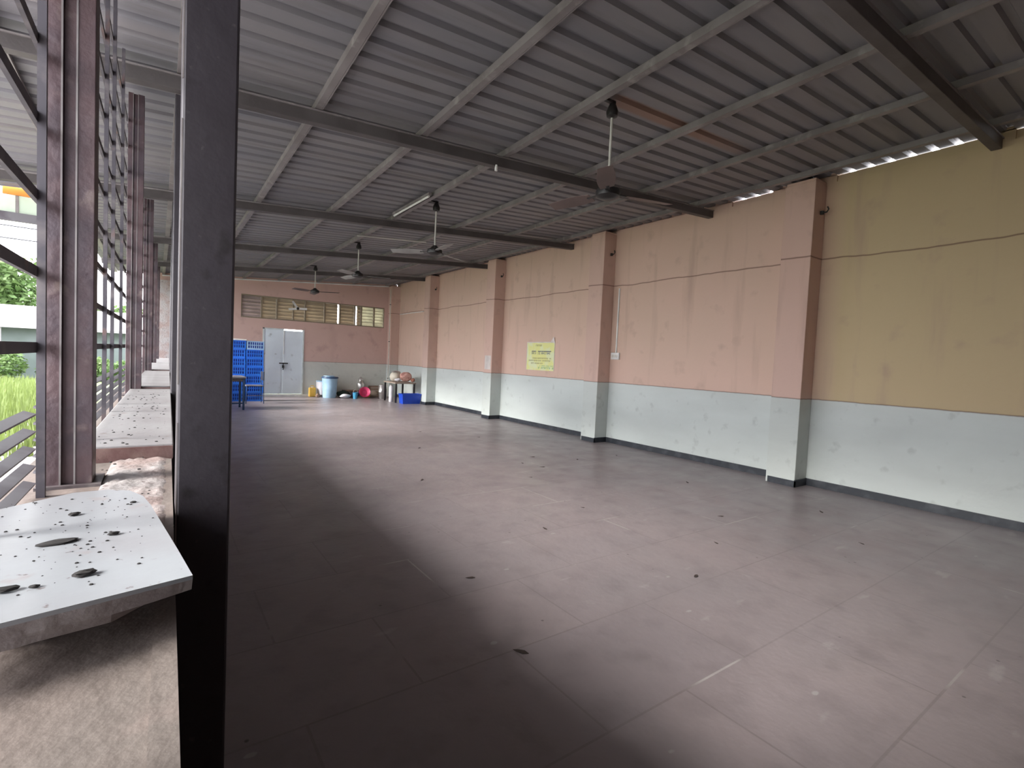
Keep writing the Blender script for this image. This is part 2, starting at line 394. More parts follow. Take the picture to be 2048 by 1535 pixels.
# far masonry piece closing the grille line
struct(skewbox(MB(), -.32, .03, 15.6, 16.1, LZ, 3.0).build('trim_8', M['rubble']))

# corrugated roof sheets: pans with raised ribs running down the slope
def sheet(name, y0, y1, x0, x1, special=None):
    m = MB(); pitch = .19; prof = [(0, 0), (.115, 0), (.130, .030), (.170, .030), (.185, 0)]
    k0 = math.floor(y0/pitch); yy = []
    k = k0
    while k*pitch < y1:
        for dy, dz in prof: 
            y = k*pitch + dy
            if y0 <= y <= y1: yy.append((y, dz))
        k += 1
    xs = [x0 + (x1-x0)*i/8 for i in range(9)]
    top = lambda x, y, dz: roofz(x, y) + BH + .062 + dz
    vs = [(x, y, top(x, y, dz)) for y, dz in yy for x in xs] + [(x, y, top(x, y, dz)+.004) for y, dz in yy for x in xs]
    n = len(xs); N = len(yy)*n; fs = []; mi = []
    for i in range(len(yy)-1):
        for j in range(n-1):
            a = i*n+j; c = special((xs[j]+xs[j+1])/2, (yy[i][0]+yy[i+1][0])/2) if special else 0
            fs.append((a, a+1, a+n+1, a+n)); mi.append(c)
            fs.append((N+a, N+a+n, N+a+n+1, N+a+1)); mi.append(c)
    for j in range(n-1):
        a = j; fs.append((a, N+a, N+a+1, a+1)); mi.append(0)
        a = (len(yy)-1)*n+j; fs.append((a, a+1, N+a+1, N+a)); mi.append(0)
    for i in range(len(yy)-1):
        a = i*n; fs.append((a, a+n, N+a+n, N+a)); mi.append(0)
        a = i*n+n-1; fs.append((a, N+a, N+a+n, a+n)); mi.append(0)
    b = len(m.v); m.v += vs; m.f += fs; m.mi += mi
    return m.build(name, [M['sheet'], M['green_sheet']])
def green(x, y):
    return 1 if (10.75 < y < 11.0 and 2.6 < x < 3.4) else 0
struct(sheet('ceiling', YN, YE+.35, -1.0, WX+.06, green))
struct(sheet('ceiling_extension', YN, 8.45, -2.6, -1.0))  # outer part, out of view, widened to shade the near floor

# ------------------------------------------------------------------ roof beams and purlins
names_b = ['nearest, crossing the dark upper right corner', 'second from the camera, passing just beyond the nearest fan', 'third from the camera, beyond the second fan',
           'fourth from the camera, by the green roof light', 'farthest, just before the end wall']
for i, (y, e, s) in enumerate(BEAMS[1:6]):
    x0, x1 = (-2.56 if y < 8 else -.95), WX-.01
    m = MB(); wd = .08
    z0, z1 = e-s*(WX-x0), e-s*(WX-x1)
    # rectangular tube with small lips, bottom edge on the measured line
    m.bar((x0, y-wd/2, z0+BH/2), (x1, y-wd/2, z1+BH/2), wd, BH)
    o = m.build('roof_beam', M['beam'], bevel=.004)
    tag(o, 'dark steel roof beam, ' + names_b[i], 'roof beam', 'steel beams under the roof')
    f = MB().bar((x0, y-wd-.004, z0+BH-.008), (x1, y-wd-.004, z1+BH-.008), .012, .012).build('flange_edge', M['purlin'], o)
    f.parent = o
    if i == 0: MB().bar((3.1, y+.010, e-s*(WX-3.1)+.03), (4.4, y+.010, e-s*(WX-4.4)+.03), .014, .02).build('side_batten', M['purlin'], o)
PUR = [6.15, 5.07, 3.98, 2.89, 1.98, 1.05, .12, -.85]
ordn = ['first', 'second', 'third', 'fourth', 'fifth', 'sixth', 'seventh', 'eighth']
yk = [b[0] for b in BEAMS[:-1]] + [YE-.01]
for i, x in enumerate(PUR):
    m = MB()
    vs = []; fs = []
    wv, hv = .05, .058
    prof = [(-wv/2, 0), (wv/2, 0), (wv/2, hv), (-wv/2, hv)]
    for y in yk:
        z = roofz(x, y)+BH+.002
        for dx, dz in prof: vs.append((x+dx, y, z+dz))
    for k in range(len(yk)-1):
        for j in range(4): fs.append((k*4+j, k*4+(j+1)%4, (k+1)*4+(j+1)%4, (k+1)*4+j))
    fs += [(3,2,1,0), tuple((len(yk)-1)*4+j for j in range(4))]
    m.add(vs, fs)
    o = m.build('purlin', M['purlin'])
    tag(o, 'grey steel purlin running lengthwise under the sheets, %s from the right wall' % ordn[i], 'purlin', 'purlins under the roof sheets')
    # lip of the channel section
    l = MB()
    for a, b in zip(yk, yk[1:]):
        l.bar((x+.032, a+.0, roofz(x, a)+BH+.008), (x+.032, b-.0, roofz(x, b)+BH+.008), .010, .012)
    l.build('channel_lip', M['purlin'], o)

# ------------------------------------------------------------------ columns on the inside of the low wall
for i, (y, e, s) in enumerate(BEAMS[1:6]):
    yy = y+.0; cx = lx(.019, yy)
    zt = roofz(cx, yy)
    cw, cd = .113, .105
    t = empty('steel_column', (cx+cw/2, yy+cd/2-.09+.08, 0), ['big dark steel column in the foreground, standing against the low wall',
        'dark steel column just behind the foreground column', 'dark steel column, third along the low wall', 'dark steel column, fourth along the low wall', 'dark steel column, last along the low wall'][i], 'column', 'steel columns along the low wall')
    yb = -cd/2
    m = MB().box((-cw/2, -cd/2, .012), (cw/2, cd/2, zt-.003)); m.build('shaft', M['column_steel'], t, bevel=.006)
    MB().box((-cw/2-.0, -cd/2-.03, 0), (cw/2+.04, cd/2+.03, .012)).build('base_plate', M['steel'], t)
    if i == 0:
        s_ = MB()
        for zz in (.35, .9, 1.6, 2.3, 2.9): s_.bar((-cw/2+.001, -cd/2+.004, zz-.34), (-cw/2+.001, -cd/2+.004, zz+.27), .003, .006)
        s_.build('edge_highlight', M['purlin'], t)  # pale strip laid along the column edge as a painted highlight

# ------------------------------------------------------------------ grille posts and grille panels
GP = [1.80, 4.83, 7.83, 10.85, 13.9]
post_lab = ['thick reddish-brown steel post of the side grille nearest the camera', 'second reddish-brown steel post along the side grille', 'third reddish-brown steel post along the side grille', 'fourth reddish-brown steel post along the side grille', 'farthest reddish-brown steel post along the side grille']
for i, y in enumerate(GP):
    x0 = lx(-.268, y); wd = .098; dp = .10
    z1 = roofz(x0, y)+BH
    t = empty('grille_post', (x0, y, LZ), post_lab[i], 'post', 'posts of the side grille')
    zt = z1-LZ-.01
    m = MB()
    m.box((0, 0, 0), (.030, dp, zt)); m.box((.060, 0, 0), (wd, dp, zt)); m.box((.030, .012, 0), (.060, dp-.01, zt))
    m.build('shaft', M['redsteel'], t, bevel=.002)
    l = MB(); l.box((.028, -.003, 0), (.032, 0, zt)); l.box((.058, -.003, 0), (.062, 0, zt)); l.build('flange_edge', M['purlin'], t)
    MB().box((-.02, -.02, -.0), (wd+.02, dp+.02, .008)).build('base_plate', M['steel'], t)
GA = -.262
HZ = [1.33+.187*k for k in range(10)]
spans = [(.51, 1.79), (1.91, 4.82), (4.94, 7.82), (7.94, 10.84), (10.96, 13.89)]
vy = [[.53, 1.12, 1.71], [2.30, 3.22, 3.62, 4.24], [5.18, 6.1, 7.0], [8.2, 9.2, 10.2], [11.3, 12.3, 13.3]]
g_lab = ['steel bar grille nearest the camera at the left picture edge', 'steel bar grille between the first and second thick posts', 'steel bar grille between the second and third thick posts', 'steel bar grille between the third and fourth thick posts', 'steel bar grille beyond the fourth thick post']
for i, (a, b) in enumerate(spans):
    t = empty('window_grille', (lx(GA, a), a, LZ), g_lab[i] + ', on the low wall', 'grille', 'bar grilles along the open side')
    inv = Vector((-lx(GA, a), -a, -LZ))
    def L(x, y, z): return Vector((x, y, z)) + inv
    for y in vy[i]:
        x = lx(GA, y); zt = roofz(x, y)+BH
        MB().bar(L(x, y, LZ), L(x, y, zt), .017, .017).build('vertical_bar', M['bar'], t)
    for z in HZ:
        if z > roofz(lx(GA, a), a)+.05: continue
        MB().bar(L(lx(GA-.012, a), a, z), L(lx(GA-.012, b), b, z), .010, .026).build('horizontal_bar', M['bar'], t)
    for k in range(5):
        z = LZ+.022+k*.046
        p, q = L(lx(GA-.035, a), a, z), L(lx(GA-.035, b), b, z)
        MB().bar(p, q, .026, .006, up=(.35, 0, 1)).build('louvre_slat', M['slat'], t)
# ------------------------------------------------------------------ stone sills on the low wall
def sill(y0, y1, a0, a1, top, th, label):
    t = empty('window_sill', (lx((a0+a1)/2, (y0+y1)/2), (y0+y1)/2, LZ), label, 'sill', 'stone sills on the low wall')
    m = MB(); skewbox(m, a0, a1, y0, y1, top-th, top)
    m.v = [(x-t.location.x, y-t.location.y, z-LZ) for x, y, z in m.v]
    m.build('slab', M['sill'], t, bevel=.004)
    e = MB(); skewbox(e, a0+.002, a1-.002, y0-.006, y0, top-th, top-.006)
    e.v = [(x-t.location.x, y-t.location.y, z-LZ) for x, y, z in e.v]
    e.build('front_edge', M['sill_edge'], t)
sill(2.13, 4.85, -.238, .020, 1.003, .053, 'long grey stone sill slab with a dark reddish front edge, nearest intact one')
sill(4.88, 7.85, -.238, .020, 1.020, .070, 'second stone sill slab along the low wall, beyond the nearest intact one')
sill(7.88, 10.85, -.238, .020, 1.035, .085, 'third stone sill slab along the low wall')
sill(10.88, 14.85, -.238, .020, 1.035, .085, 'farthest stone sill slab along the low wall')
# rough mortar bed where the nearest sill has gone
rb = MB(); nx_, ny_ = 14, 34; Y0, Y1 = 1.30, 2.12
vs = []; 
for j in range(ny_+1):
    for i in range(nx_+1):
        y = Y0+(Y1-Y0)*j/ny_; a = -.150+.160*i/nx_
        edge = min(i, nx_-i, j+1)/2.
        vs.append((lx(a, y), y, LZ+.002+min(1, edge)*random.uniform(.004, .010)))
fs = [(j*(nx_+1)+i, j*(nx_+1)+i+1, (j+1)*(nx_+1)+i+1, (j+1)*(nx_+1)+i) for j in range(ny_) for i in range(nx_)]
n0 = len(vs); vs += [(x, y, LZ) for x, y, z in vs[:]]
rim = [i for i in range(nx_+1)] + [(j)*(nx_+1)+nx_ for j in range(1, ny_+1)] + [ny_*(nx_+1)+i for i in range(nx_-1, -1, -1)] + [j*(nx_+1) for j in range(ny_-1, 0, -1)]
fs += [(rim[k], rim[(k+1) % len(rim)], n0+rim[(k+1) % len(rim)], n0+rim[k]) for k in range(len(rim))]
rb.add(vs, fs)
tag(rb.build('mortar_bed', M['rubble'], smooth=True), 'rough pale mortar bed on the low wall, left bare where a sill is missing', 'mortar')

# ------------------------------------------------------------------ broken marble slab lying loose on the wall
poly = [(-.262, .745), (.045, .814), (.031, .93), (-.006, 1.22), (-.020, 1.30), (-.045, 1.36), (-.085, 1.385), (-.14, 1.383), (-.236, 1.30)]
m = MB(); n = len(poly); cx = sum(p[0] for p in poly)/n; cy = sum(p[1] for p in poly)/n
lowp = []
for k, (x, y) in enumerate(poly):
    lowp.append((x+(cx-x)*.02, y+(cy-y)*.03))
m.add([(x, y, 1.030) for x, y in poly]+[(x, y, 1.024) for x, y in poly], [tuple(range(n))] + [(i, (i+1) % n, n+(i+1) % n, n+i) for i in range(n)])
# ragged broken sides, chipped back at the right-hand tip
ring = []; sides = []
def along(P, steps=7):
    out = []
    for i in range(len(P)):
        a, b = Vector(P[i]), Vector(P[(i+1) % len(P)])
        for k in range(steps): out.append(a.lerp(b, k/steps))
    return out
A = along(poly); B_ = []
for k, p in enumerate(A):
    d = Vector((cx, cy))-p; d.normalize()
    chip = .034*max(0, 1-(p-Vector((.045, .814))).length/.07)
    B_.append((p + d*(random.uniform(.002, .012)+chip), .992+random.uniform(-.002, .004)+chip*.45))
na = len(A)
mid = [(p + (Vector((cx, cy))-p).normalized()*random.uniform(0, .003), 1.008+random.uniform(-.004, .004)) for p in A]
vs = [(p.x, p.y, 1.0241) for p in A] + [(p.x, p.y, z) for p, z in mid] + [(p.x, p.y, z) for p, z in B_]
fs = [(r*na+i, r*na+(i+1) % na, (r+1)*na+(i+1) % na, (r+1)*na+i) for r in range(2) for i in range(na)] + [tuple(2*na+i for i in range(na))]
slab = empty('marble_slab', (0, 0, LZ), 'broken white marble slab covered in dirt specks, lying loose and tilted over the low wall', 'stone slab')
m.v = [(x, y, z-LZ) for x, y, z in m.v]; m.build('polished_face', M['marble'], slab)
MB().add([(x, y, z-LZ) for x, y, z in vs], fs).build('broken_edge', M['marble_edge'], slab)
def lump(name, c, r, mm, label, cat, group=None, seed=0, flat=.5, rz=0., ax=1.):
    rnd = random.Random(seed); bm = bmesh.new(); bmesh.ops.create_icosphere(bm, subdivisions=2, radius=1)
    for v in bm.verts:
        k = 1+rnd.uniform(-.22, .22); v.co = Vector((v.co.x*r*ax*k, v.co.y*r*k, v.co.z*r*flat*k))
    zmin = min(v.co.z for v in bm.verts)
    bmesh.ops.translate(bm, verts=bm.verts, vec=(0, 0, -zmin))
    me = bpy.data.meshes.new(name); bm.to_mesh(me); bm.free(); me.materials.append(mm)
    o = bpy.data.objects.new(name, me); col.objects.link(o); o.location = c; o.rotation_euler = (0, 0, rz)
    return tag(o, label, cat, group)
for k, (x, y, r) in enumerate([(-.15, .90, .035), (-.05, .93, .036), (-.12, 1.28, .036), (.0, 1.16, .026)]):
    lump('mortar_lump', (x, y, LZ), r, M['rubble'], ['mortar lump under the near left part of the marble slab', 'mortar lump under the near right part of the marble slab', 'mortar lump under the far left end of the marble slab', 'mortar lump under the far right edge of the marble slab'][k], 'mortar', seed=k, flat=.5)
for k, (x, y, r, a, rz, lb) in enumerate([(-.077, .881, .008, 1.6, .3, 'black dirt clump nearest the right tip of the marble slab'), (-.121, 1.044, .013, 2.0, .2, 'long flat black dirt clump in the middle of the marble slab'),
        (-.125, .866, .004, 1.3, 0, 'tiny black crumb left of the nearest dirt clump'), (-.153, .868, .007, 2.0, .1, 'flat black crumb at the left edge of the marble slab'), (-.055, 1.05, .006, 1.4, 0, 'small black crumb right of the long dirt clump on the marble slab'),
        (-.035, 1.25, .004, 1.4, 0, 'tiny black crumb near the far end of the marble slab'), (-.12, 1.2, .006, 1.5, .4, 'small black crumb behind the long dirt clump')]):
    lump('dirt_clump', (x, y, 1.030), r, M['dirt'], lb, 'dirt', 'dirt on the marble slab', seed=20+k, flat=.45 if k != 1 else .2, rz=rz, ax=a)
# specks on the slab nobody could count
m = MB()
for k in range(150):
    x, y = random.uniform(-.235, .0), random.uniform(.84, 1.33); r = random.choice([.0008, .0012, .0018, .0026])
    if x > -.03 and y > 1.2: continue
    m.lathe([(r, 0), (r*.7, r*.5)], (x, y, 1.0301), 6, .3)
tag(m.build('dirt_specks', M['dirt']), 'fine black grit scattered over the white marble slab', 'dirt', kind='stuff')
m = MB()
for k in range(130):
    y = random.uniform(1.42, 4.6); zt = (1.0031 if y > 2.14 else .968); x = lx(random.uniform(-.21, .0), y); r = random.choice([.0015, .003, .005])
    m.lathe([(r, 0), (r*.7, r*.5)], (x, y, zt), 6, .3)
tag(m.build('sill_grit', M['dirt']), 'dark grit and bird droppings scattered along the stone sills', 'dirt', kind='stuff')

# ------------------------------------------------------------------ ceiling fans
def fan(x, y, hub, az, label, blade_m, motor_m, pitch=.22):
    zc = roofz(x, y)+BH
    t = empty('ceiling_fan', (x, y, hub), label, 'ceiling fan', 'ceiling fans down the middle of the hall')
    h = zc-hub
    c = MB().lathe([(.012, .0), (.045, .012), (.05, .05), (.032, .10), (.02, .115)], (0, 0, h-.075), 20).build('canopy', M['black'], t, smooth=True)
    k = MB(); k.box((-.02, -.018, h+.03), (.02, .018, h+.062)); k.bar((0, 0, h+.05), (2.93-x, 0, h+.05), .03, .02); k.build('hanging_bracket', M['black'], t)
    MB().tube([(0, 0, .05), (0, 0, h-.06)], .011, 10).build('rod', M['rod'], t, smooth=True)
    MB().lathe([(.02, -.055), (.06, -.05), (.10, -.03), (.105, .0), (.10, .02), (.055, .045), (.03, .075), (.015, .08)], (0, 0, 0), 28).build('motor', motor_m, t, smooth=True)
    for j in range(3):
        a = az+j*2*math.pi/3
        m = MB(); L_ = .60; vs = []; fs = []
        for i in range(7):
            s = i/6; r = .16+(L_-.16)*s; wdt = .055+.018*math.sin(math.pi*min(1, s*1.1)); z = -.012-.004*s
            for q, (dy, dz) in enumerate([(-1, 0), (1, 0), (1, .004), (-1, .004)]):
                vs.append((r, dy*wdt, z+dy*wdt*math.sin(pitch)+dz))
        for i in range(6):
            for q in range(4): fs.append((i*4+q, i*4+(q+1) % 4, (i+1)*4+(q+1) % 4, (i+1)*4+q))
        fs += [(3, 2, 1, 0), (24, 25, 26, 27)]
        m.add(vs, fs)
        o = m.build('blade', blade_m, t, bevel=.0015); o.rotation_euler = (0, 0, a)
        b = MB().bar((.07, 0, -.005), (.20, 0, -.012), .035, .006).build('blade_bracket', motor_m, o)
fan(3.08, 3.07, 2.80, math.radians(222), 'nearest ceiling fan, dark brown blades, hanging before the second roof beam', M['blade'], M['black'])
fan(3.10, 6.34, 2.81, math.radians(262), 'second nearest ceiling fan, with grey blades', M['grey_blade'], M['black'])
fan(3.10, 9.57, 2.85, math.radians(-20), 'third ceiling fan, further down the hall', M['grey_blade'], M['black'])
fan(3.15, 12.95, 2.84, math.radians(-37), 'farthest ceiling fan, with a thin brown blade pointing right before the end wall', M['blade'], M['black'])

# ------------------------------------------------------------------ fittings on roof and wall
m = empty('tube_light', (2.80, 5.75, 3.30), 'slim white tube light fixed beside a purlin before the second fan', 'light')
MB().tube([(0, -.0, .06), (0, 1.15, .055)], .013, 10).build('tube', M['white'], m)
MB().box((-.02, -.03, .07), (.02, 1.18, .10)).build('batten', M['purlin'], m)
m.location = (2.80, 5.95, roofz(2.8, 6.5)+BH-.065)
o = MB().tube([(2.75, 8.6, roofz(2.75, 8.6)+BH-.02), (4.0, 8.55, roofz(4.0, 8.55)+BH-.02)], .014, 8).build('conduit_pipe', M['rod'])
tag(o, 'pale conduit pipe crossing under the purlins behind the second fan', 'pipe')
t = empty('bulb_holder', (2.78, 4.36, roofz(2.78, 4.4)-.06), 'small white bulb holder hanging under the second roof beam', 'bulb holder')
MB().lathe([(.016, 0), (.016, .035), (.010, .06)], (0, 0, 0), 12).build('socket', M['white'], t)
# switch box and its conduit
t = empty('switch_box', (WX, 6.125, 1.465), 'white switch box on the pink wall beside the second pilaster', 'switch box')
MB().box((-.035, -.10, 0), (0, .085, .12)).build('housing', M['white'], t, bevel=.004)
for k in range(3): MB().box((-.041, -.075+k*.05, .035), (-.035, -.045+k*.05, .085)).build('rocker_switch', M['hub_white'], t)
o = MB().box((WX-.016, 6.10, 1.587), (WX, 6.125, 2.70)).build('cable_conduit', M['white'])
tag(o, 'white vertical cable conduit rising from the switch box', 'cable conduit')
o = MB().box((WX-.016, 13.96, 2.715), (WX, 15.78, 2.735)).build('cable_conduit', M['white'])
tag(o, 'white horizontal cable conduit on the right wall in the far corner', 'cable conduit')
hooks = ['dark iron hook high on the nearest pilaster', 'dark iron hook high on the second pilaster', 'dark iron hook high on the third pilaster', 'dark iron hook high on the farthest visible pilaster']
for i, y in enumerate(PIL):
    t = empty('iron_hook', (PX+.16, y, 3.28), hooks[i], 'hook', 'iron hooks on the pilasters')
    MB().lathe([(.022, -.02), (.022, .02)], (0, 0, 0), 10).build('plate', M['black'], t).location = (0, -.018, 0)
    MB().tube([(0, -.03, 0), (0, -.07, -.0), (0, -.09, .03), (0, -.075, .06)], .009, 8).build('hook_arm', M['black'], t)
# corroded bolts on the pilaster head and beam bearings
# poster
t = empty('poster', (WX-.001, 8.24, 1.19), 'yellow notice poster with a dark blue title, taped to the pink wall', 'poster')
MB().box((-.004, -.465, 0), (0, .47, .595)).build('sheet', M['paper'], t)
b = MB()
for a in ((-.465, -.45, 0, .595), (.455, .47, 0, .595), (-.465, .47, .575, .595)): b.box((-.0055, a[0], a[2]), (-.0041, a[1], a[3]))
b.build('tape_border', M['paper_white'], t)
m = MB().add([(-.005, -.465, .56), (-.03, -.45, .70), (-.012, -.34, .60), (-.0045, -.34, .59)], [(0, 1, 2, 3)])
m.build('curled_corner', M['paper_white'], t)
def glyphs(m, y0, y1, z, h, seed, wd=.035):
    r = random.Random(seed); y = y1
    while y > y0:
        w_ = r.uniform(.5, 1.2)*wd
        if r.random() > .12:
            m.box((-.0065, y-w_, z+h*.8), (-.0045, y, z+h))                    # head stroke
            m.box((-.0065, y-w_*.35, z), (-.0045, y-w_*.15, z+h*.8))
            if r.random() > .4: m.box((-.0065, y-w_*.95, z+h*.3), (-.0045, y-w_*.3, z+h*.48))
        y -= w_*1.12
m = MB(); glyphs(m, -.31, .29, .33, .075, 1, .05); m.build('title_lettering', M['ink'], t)
m = MB(); glyphs(m, -.05, .16, .50, .035, 2, .03); glyphs(m, -.34, .25, .235, .028, 3, .022); glyphs(m, -.36, .40, .185, .028, 4, .022); glyphs(m, -.1, .3, .13, .028, 5, .022)
m.build('small_lettering', M['ink_pale'], t)
m = MB(); glyphs(m, -.42, .05, .03, .04, 6, .05); glyphs(m, -.42, .0, .085, .02, 8, .03); m.build('green_lettering', M['ink_green'], t)
t = MB().box((PX-.003, 9.70, 1.14), (PX, 9.95, 1.46)).build('paper_notice', M['paper_white'])
tag(t, 'faded blank paper notice on the front of the third pilaster', 'notice')

# ------------------------------------------------------------------ door and window band in the end wall
d = struct(bpy.data.objects.new('door_1', None)); col.objects.link(d); d.location = (DX0, YE, 0)
fr = MB(); fr.box((0, -.02, .06), (.04, .12, DZ)); fr.box((DX1-DX0-.04, -.02, .06), (DX1-DX0, .12, DZ)); fr.box((0, -.02, DZ-.035), ((DX1-DX0)/2+.0, .12, DZ))
fr.build('door_frame', M['door_frame'], d)
wd = (DX1-DX0-.08)/2-.002
l1 = MB(); l1.box((.042, .0, .065), (.04+wd, .04, DZ-.037)); l1.box((.10, -.006, .15), (.04+wd-.06, 0, .9)); l1.box((.10, -.006, 1.05), (.04+wd-.06, 0, DZ-.12)); l1.build('door_leaf', M['door'], d)
l2 = MB(); l2.box((.046+wd, .0, .065), (.044+2*wd, .04, DZ-.05)); l2.build('door_leaf', M['door'], d)
la = MB(); la.bar((.04+wd-.11, -.02, .98), (.04+wd+.13, -.02, .98), .022, .03); la.tube([(.04+wd, -.02, .97), (.04+wd+.01, -.03, .86), (.04+wd-.0, -.02, .78)], .012, 8); la.box((.04+wd-.03, -.03, .84), (.04+wd+.03, -.008, .92))
la.build('latch', M['black'], d)
MB().box((.046+wd-.012, -.012, 1.25), (.046+wd+.012, 0, DZ-.06)).build('cover_strip', M['white'], d)
wn = struct(bpy.data.objects.new('window_1', None)); col.objects.link(wn); wn.location = (0, YE, 0)
divs = [1.93, 2.46, 2.87, 3.32, 3.66, 4.23, 4.69, 5.16, 5.37, 5.79, 6.13]
kinds = ['grey', 'tan', 'tan', 'tan', 'tan', 'tan', 'tan', 'tan', 'tan', 'pale', 'pale']
f = MB(); f.box((WX0, .0, WZ1-.03), (WX1, .10, WZ1)); f.box((WX0, .0, WZ0), (WX1, .10, WZ0+.03)); f.build('window_frame', M['mullion'], wn)
for k, x in enumerate(divs):
    MB().box((x-.02 if k else x, .0, WZ0+.03), (x+.02 if k < 10 else x, .10, WZ1-.03)).build('mullion', M['mullion'], wn)
for k in range(10):
    a, b = divs[k]+.022, divs[k+1]-.022
    if k == 5: b -= .045
    if k == 6: pass
    if k == 7: a += .05
    m = MB(); nS = 6
    for j in range(nS):
        z = WZ0+.035+(WZ1-WZ0-.07)*j/nS; hh = (WZ1-WZ0-.07)/nS
        m.add([(a, .03, z), (b, .03, z), (b, .07, z+hh*1.04), (a, .07, z+hh*1.04), (a, .034, z-.003), (b, .034, z-.003), (b, .074, z+hh*1.04-.003), (a, .074, z+hh*1.04-.003)],
              [(0,1,2,3),(7,6,5,4),(0,4,5,1),(1,5,6,2),(2,6,7,3),(3,7,4,0)])
    pm = M['slat_grey'] if k == 0 else M['slat_pale'] if k >= 8 else M['slat_tan']
    m.cur = 1
    m.mi += [0]*(len(m.f)-len(m.mi))
    for j in range(1, nS):
        z = WZ0+.035+(WZ1-WZ0-.07)*j/nS; m.box((a, .022, z-.004), (b, .030, z+.006))
    m.build('louvre_pane', [pm, M['mullion']], wn)
t = empty('wall_fan', (3.42, YE-.10, 2.62), 'small pale fan mounted before the window band above the door', 'wall fan')
MB().tube([(0, .10, -.02), (0, .0, 0)], .015, 8).build('mount', M['mullion'], t)
MB().lathe([(.03, -.03), (.04, 0), (.03, .04)], (0, 0, 0), 14).build('motor', M['black'], t)
for a in (0.05, 2.2, 3.3):
    o = MB().box((.03, -.004, -.032), (.26, .004, .032)).build('blade', M['white'], t, bevel=.002); o.rotation_euler = (.3, -a, 0)

# ------------------------------------------------------------------ stack of blue crates
def crate_mesh(W_=.405, D_=.36, H_=.222):
    m = MB(); t = .012
    m.box((0, 0, 0), (W_, D_, .012))
    m.mi += [0]*(len(m.f)-len(m.mi)); m.cur = 1; m.box((t+.002, t+.002, .012), (W_-t-.002, D_-t-.002, H_-.02)); m.cur = 0  # inner block in darker blue stands for the shade inside the slots
    for x in (0, W_-.03):
        for y in (0, D_-.03): m.box((x, y, .012), (x+.03, y+.03, H_))
    for z0, z1 in ((.012, .04), (H_*.48, H_*.56), (H_-.028, H_)):
        m.box((.03, 0, z0), (W_-.03, t, z1)); m.box((.03, D_-t, z0), (W_-.03, D_, z1)); m.box((0, .03, z0), (t, D_-.03, z1)); m.box((W_-t, .03, z0), (W_, D_-.03, z1))
    m.box((-.004, -.004, H_-.012), (W_+.004, 0, H_)); m.box((-.004, D_, H_-.012), (W_+.004, D_+.004, H_))
    for k in range(1, 7):
        x = .03+(W_-.06)*k/7
        m.box((x-.009, .002, .04), (x+.009, t-.002, H_-.028)); m.box((x-.006, D_-t+.002, .04), (x+.006, D_-.002, H_-.028))
    for k in range(1, 6):
        y = .03+(D_-.06)*k/6
        m.box((.002, y-.006, .04), (t-.002, y+.006, H_-.028)); m.box((W_-t+.002, y-.006, .04), (W_-.002, y+.006, H_-.028))
    return m
c0 = crate_mesh().build('plastic_crate', [M['crate'], M['crate_slot_shade']])
hs = ['on the floor', 'second from the floor', 'third from the floor', 'fourth from the floor', 'third from the top', 'second from the top', 'topmost']
n_ = 0
for ci, (x, side) in enumerate([(1.46, 'left'), (1.885, 'right')]):
    for k in range(7):
        o = c0 if n_ == 0 else c0.copy()
        if n_: col.objects.link(o)
        n_ += 1
        o.location = (x+[0, .008, -.006, .004, 0, -.005, .006][k], 14.5+[0, .01, -.008, .006, 0, .01, -.004][(k+ci) % 7], k*.2235)
        tag(o, 'blue slotted plastic crate, %s in the %s-hand stack left of the door' % (hs[k], side), 'crate', 'blue crates stacked left of the door')
        if ci == 1 and k == 6:
            o.data = o.data.copy(); o.data.materials[0] = M['crate_pale']
            tag(o, 'pale blue plastic crate on top of the right-hand stack left of the door', 'crate')
o = MB().box((1.44, 14.47, 1.565), (1.88, 14.88, 1.60)).build('foam_lid', M['white'], bevel=.005)
tag(o, 'thin white lid lying on the left-hand stack of blue crates', 'lid')

# ------------------------------------------------------------------ table and chair by the crates
t = empty('table', (1.2, 12.75, 0), 'small dusty grey table with dark legs standing before the blue crates', 'table')
MB().box((-.46, -.36, .70), (.42, .36, .735)).build('table_top', M['slat'], t, bevel=.004)
MB().box((-.42, -.32, .63), (.38, .32, .699)).build('apron', M['steel'], t)
for x in (-.41, .36):
    for y in (-.33, .29): MB().box((x, y, 0), (x+.04, y+.04, .70)).build('leg', M['navy'], t)
MB().bar((-.39, -.31, .15), (.38, -.31, .15), .02, .03).build('stretcher', M['navy'], t)
o = MB().lathe([(.05, 0), (.07, .02), (.075, .09), (.07, .10)], (1.30, 12.62, .735), 16).build('bowl', M['white'], smooth=True)
tag(o, 'white bowl standing on the small grey table', 'bowl')
t = empty('chair', (2.02, 14.02, 0), 'metal chair with a pale seat and black backrest in front of the blue crates', 'chair')
MB().box((-.21, -.20, .43), (.18, .20, .455)).build('seat', M['slat'], t, bevel=.004)
MB().box((.165, -.19, .58), (.19, .19, .80)).build('backrest', M['black'], t, bevel=.006)
for x, z in ((-.19, .43), (.17, .80)):
    for y in (-.18, .18): MB().tube([(x-.02*(x < 0)+.02*(x > 0), y, 0), (x, y, z)], .011, 8).build('leg', M['navy'], t)
MB().bar((-.2, -.18, .2), (.18, -.18, .2), .014, .014).build('stretcher', M['purlin'], t)

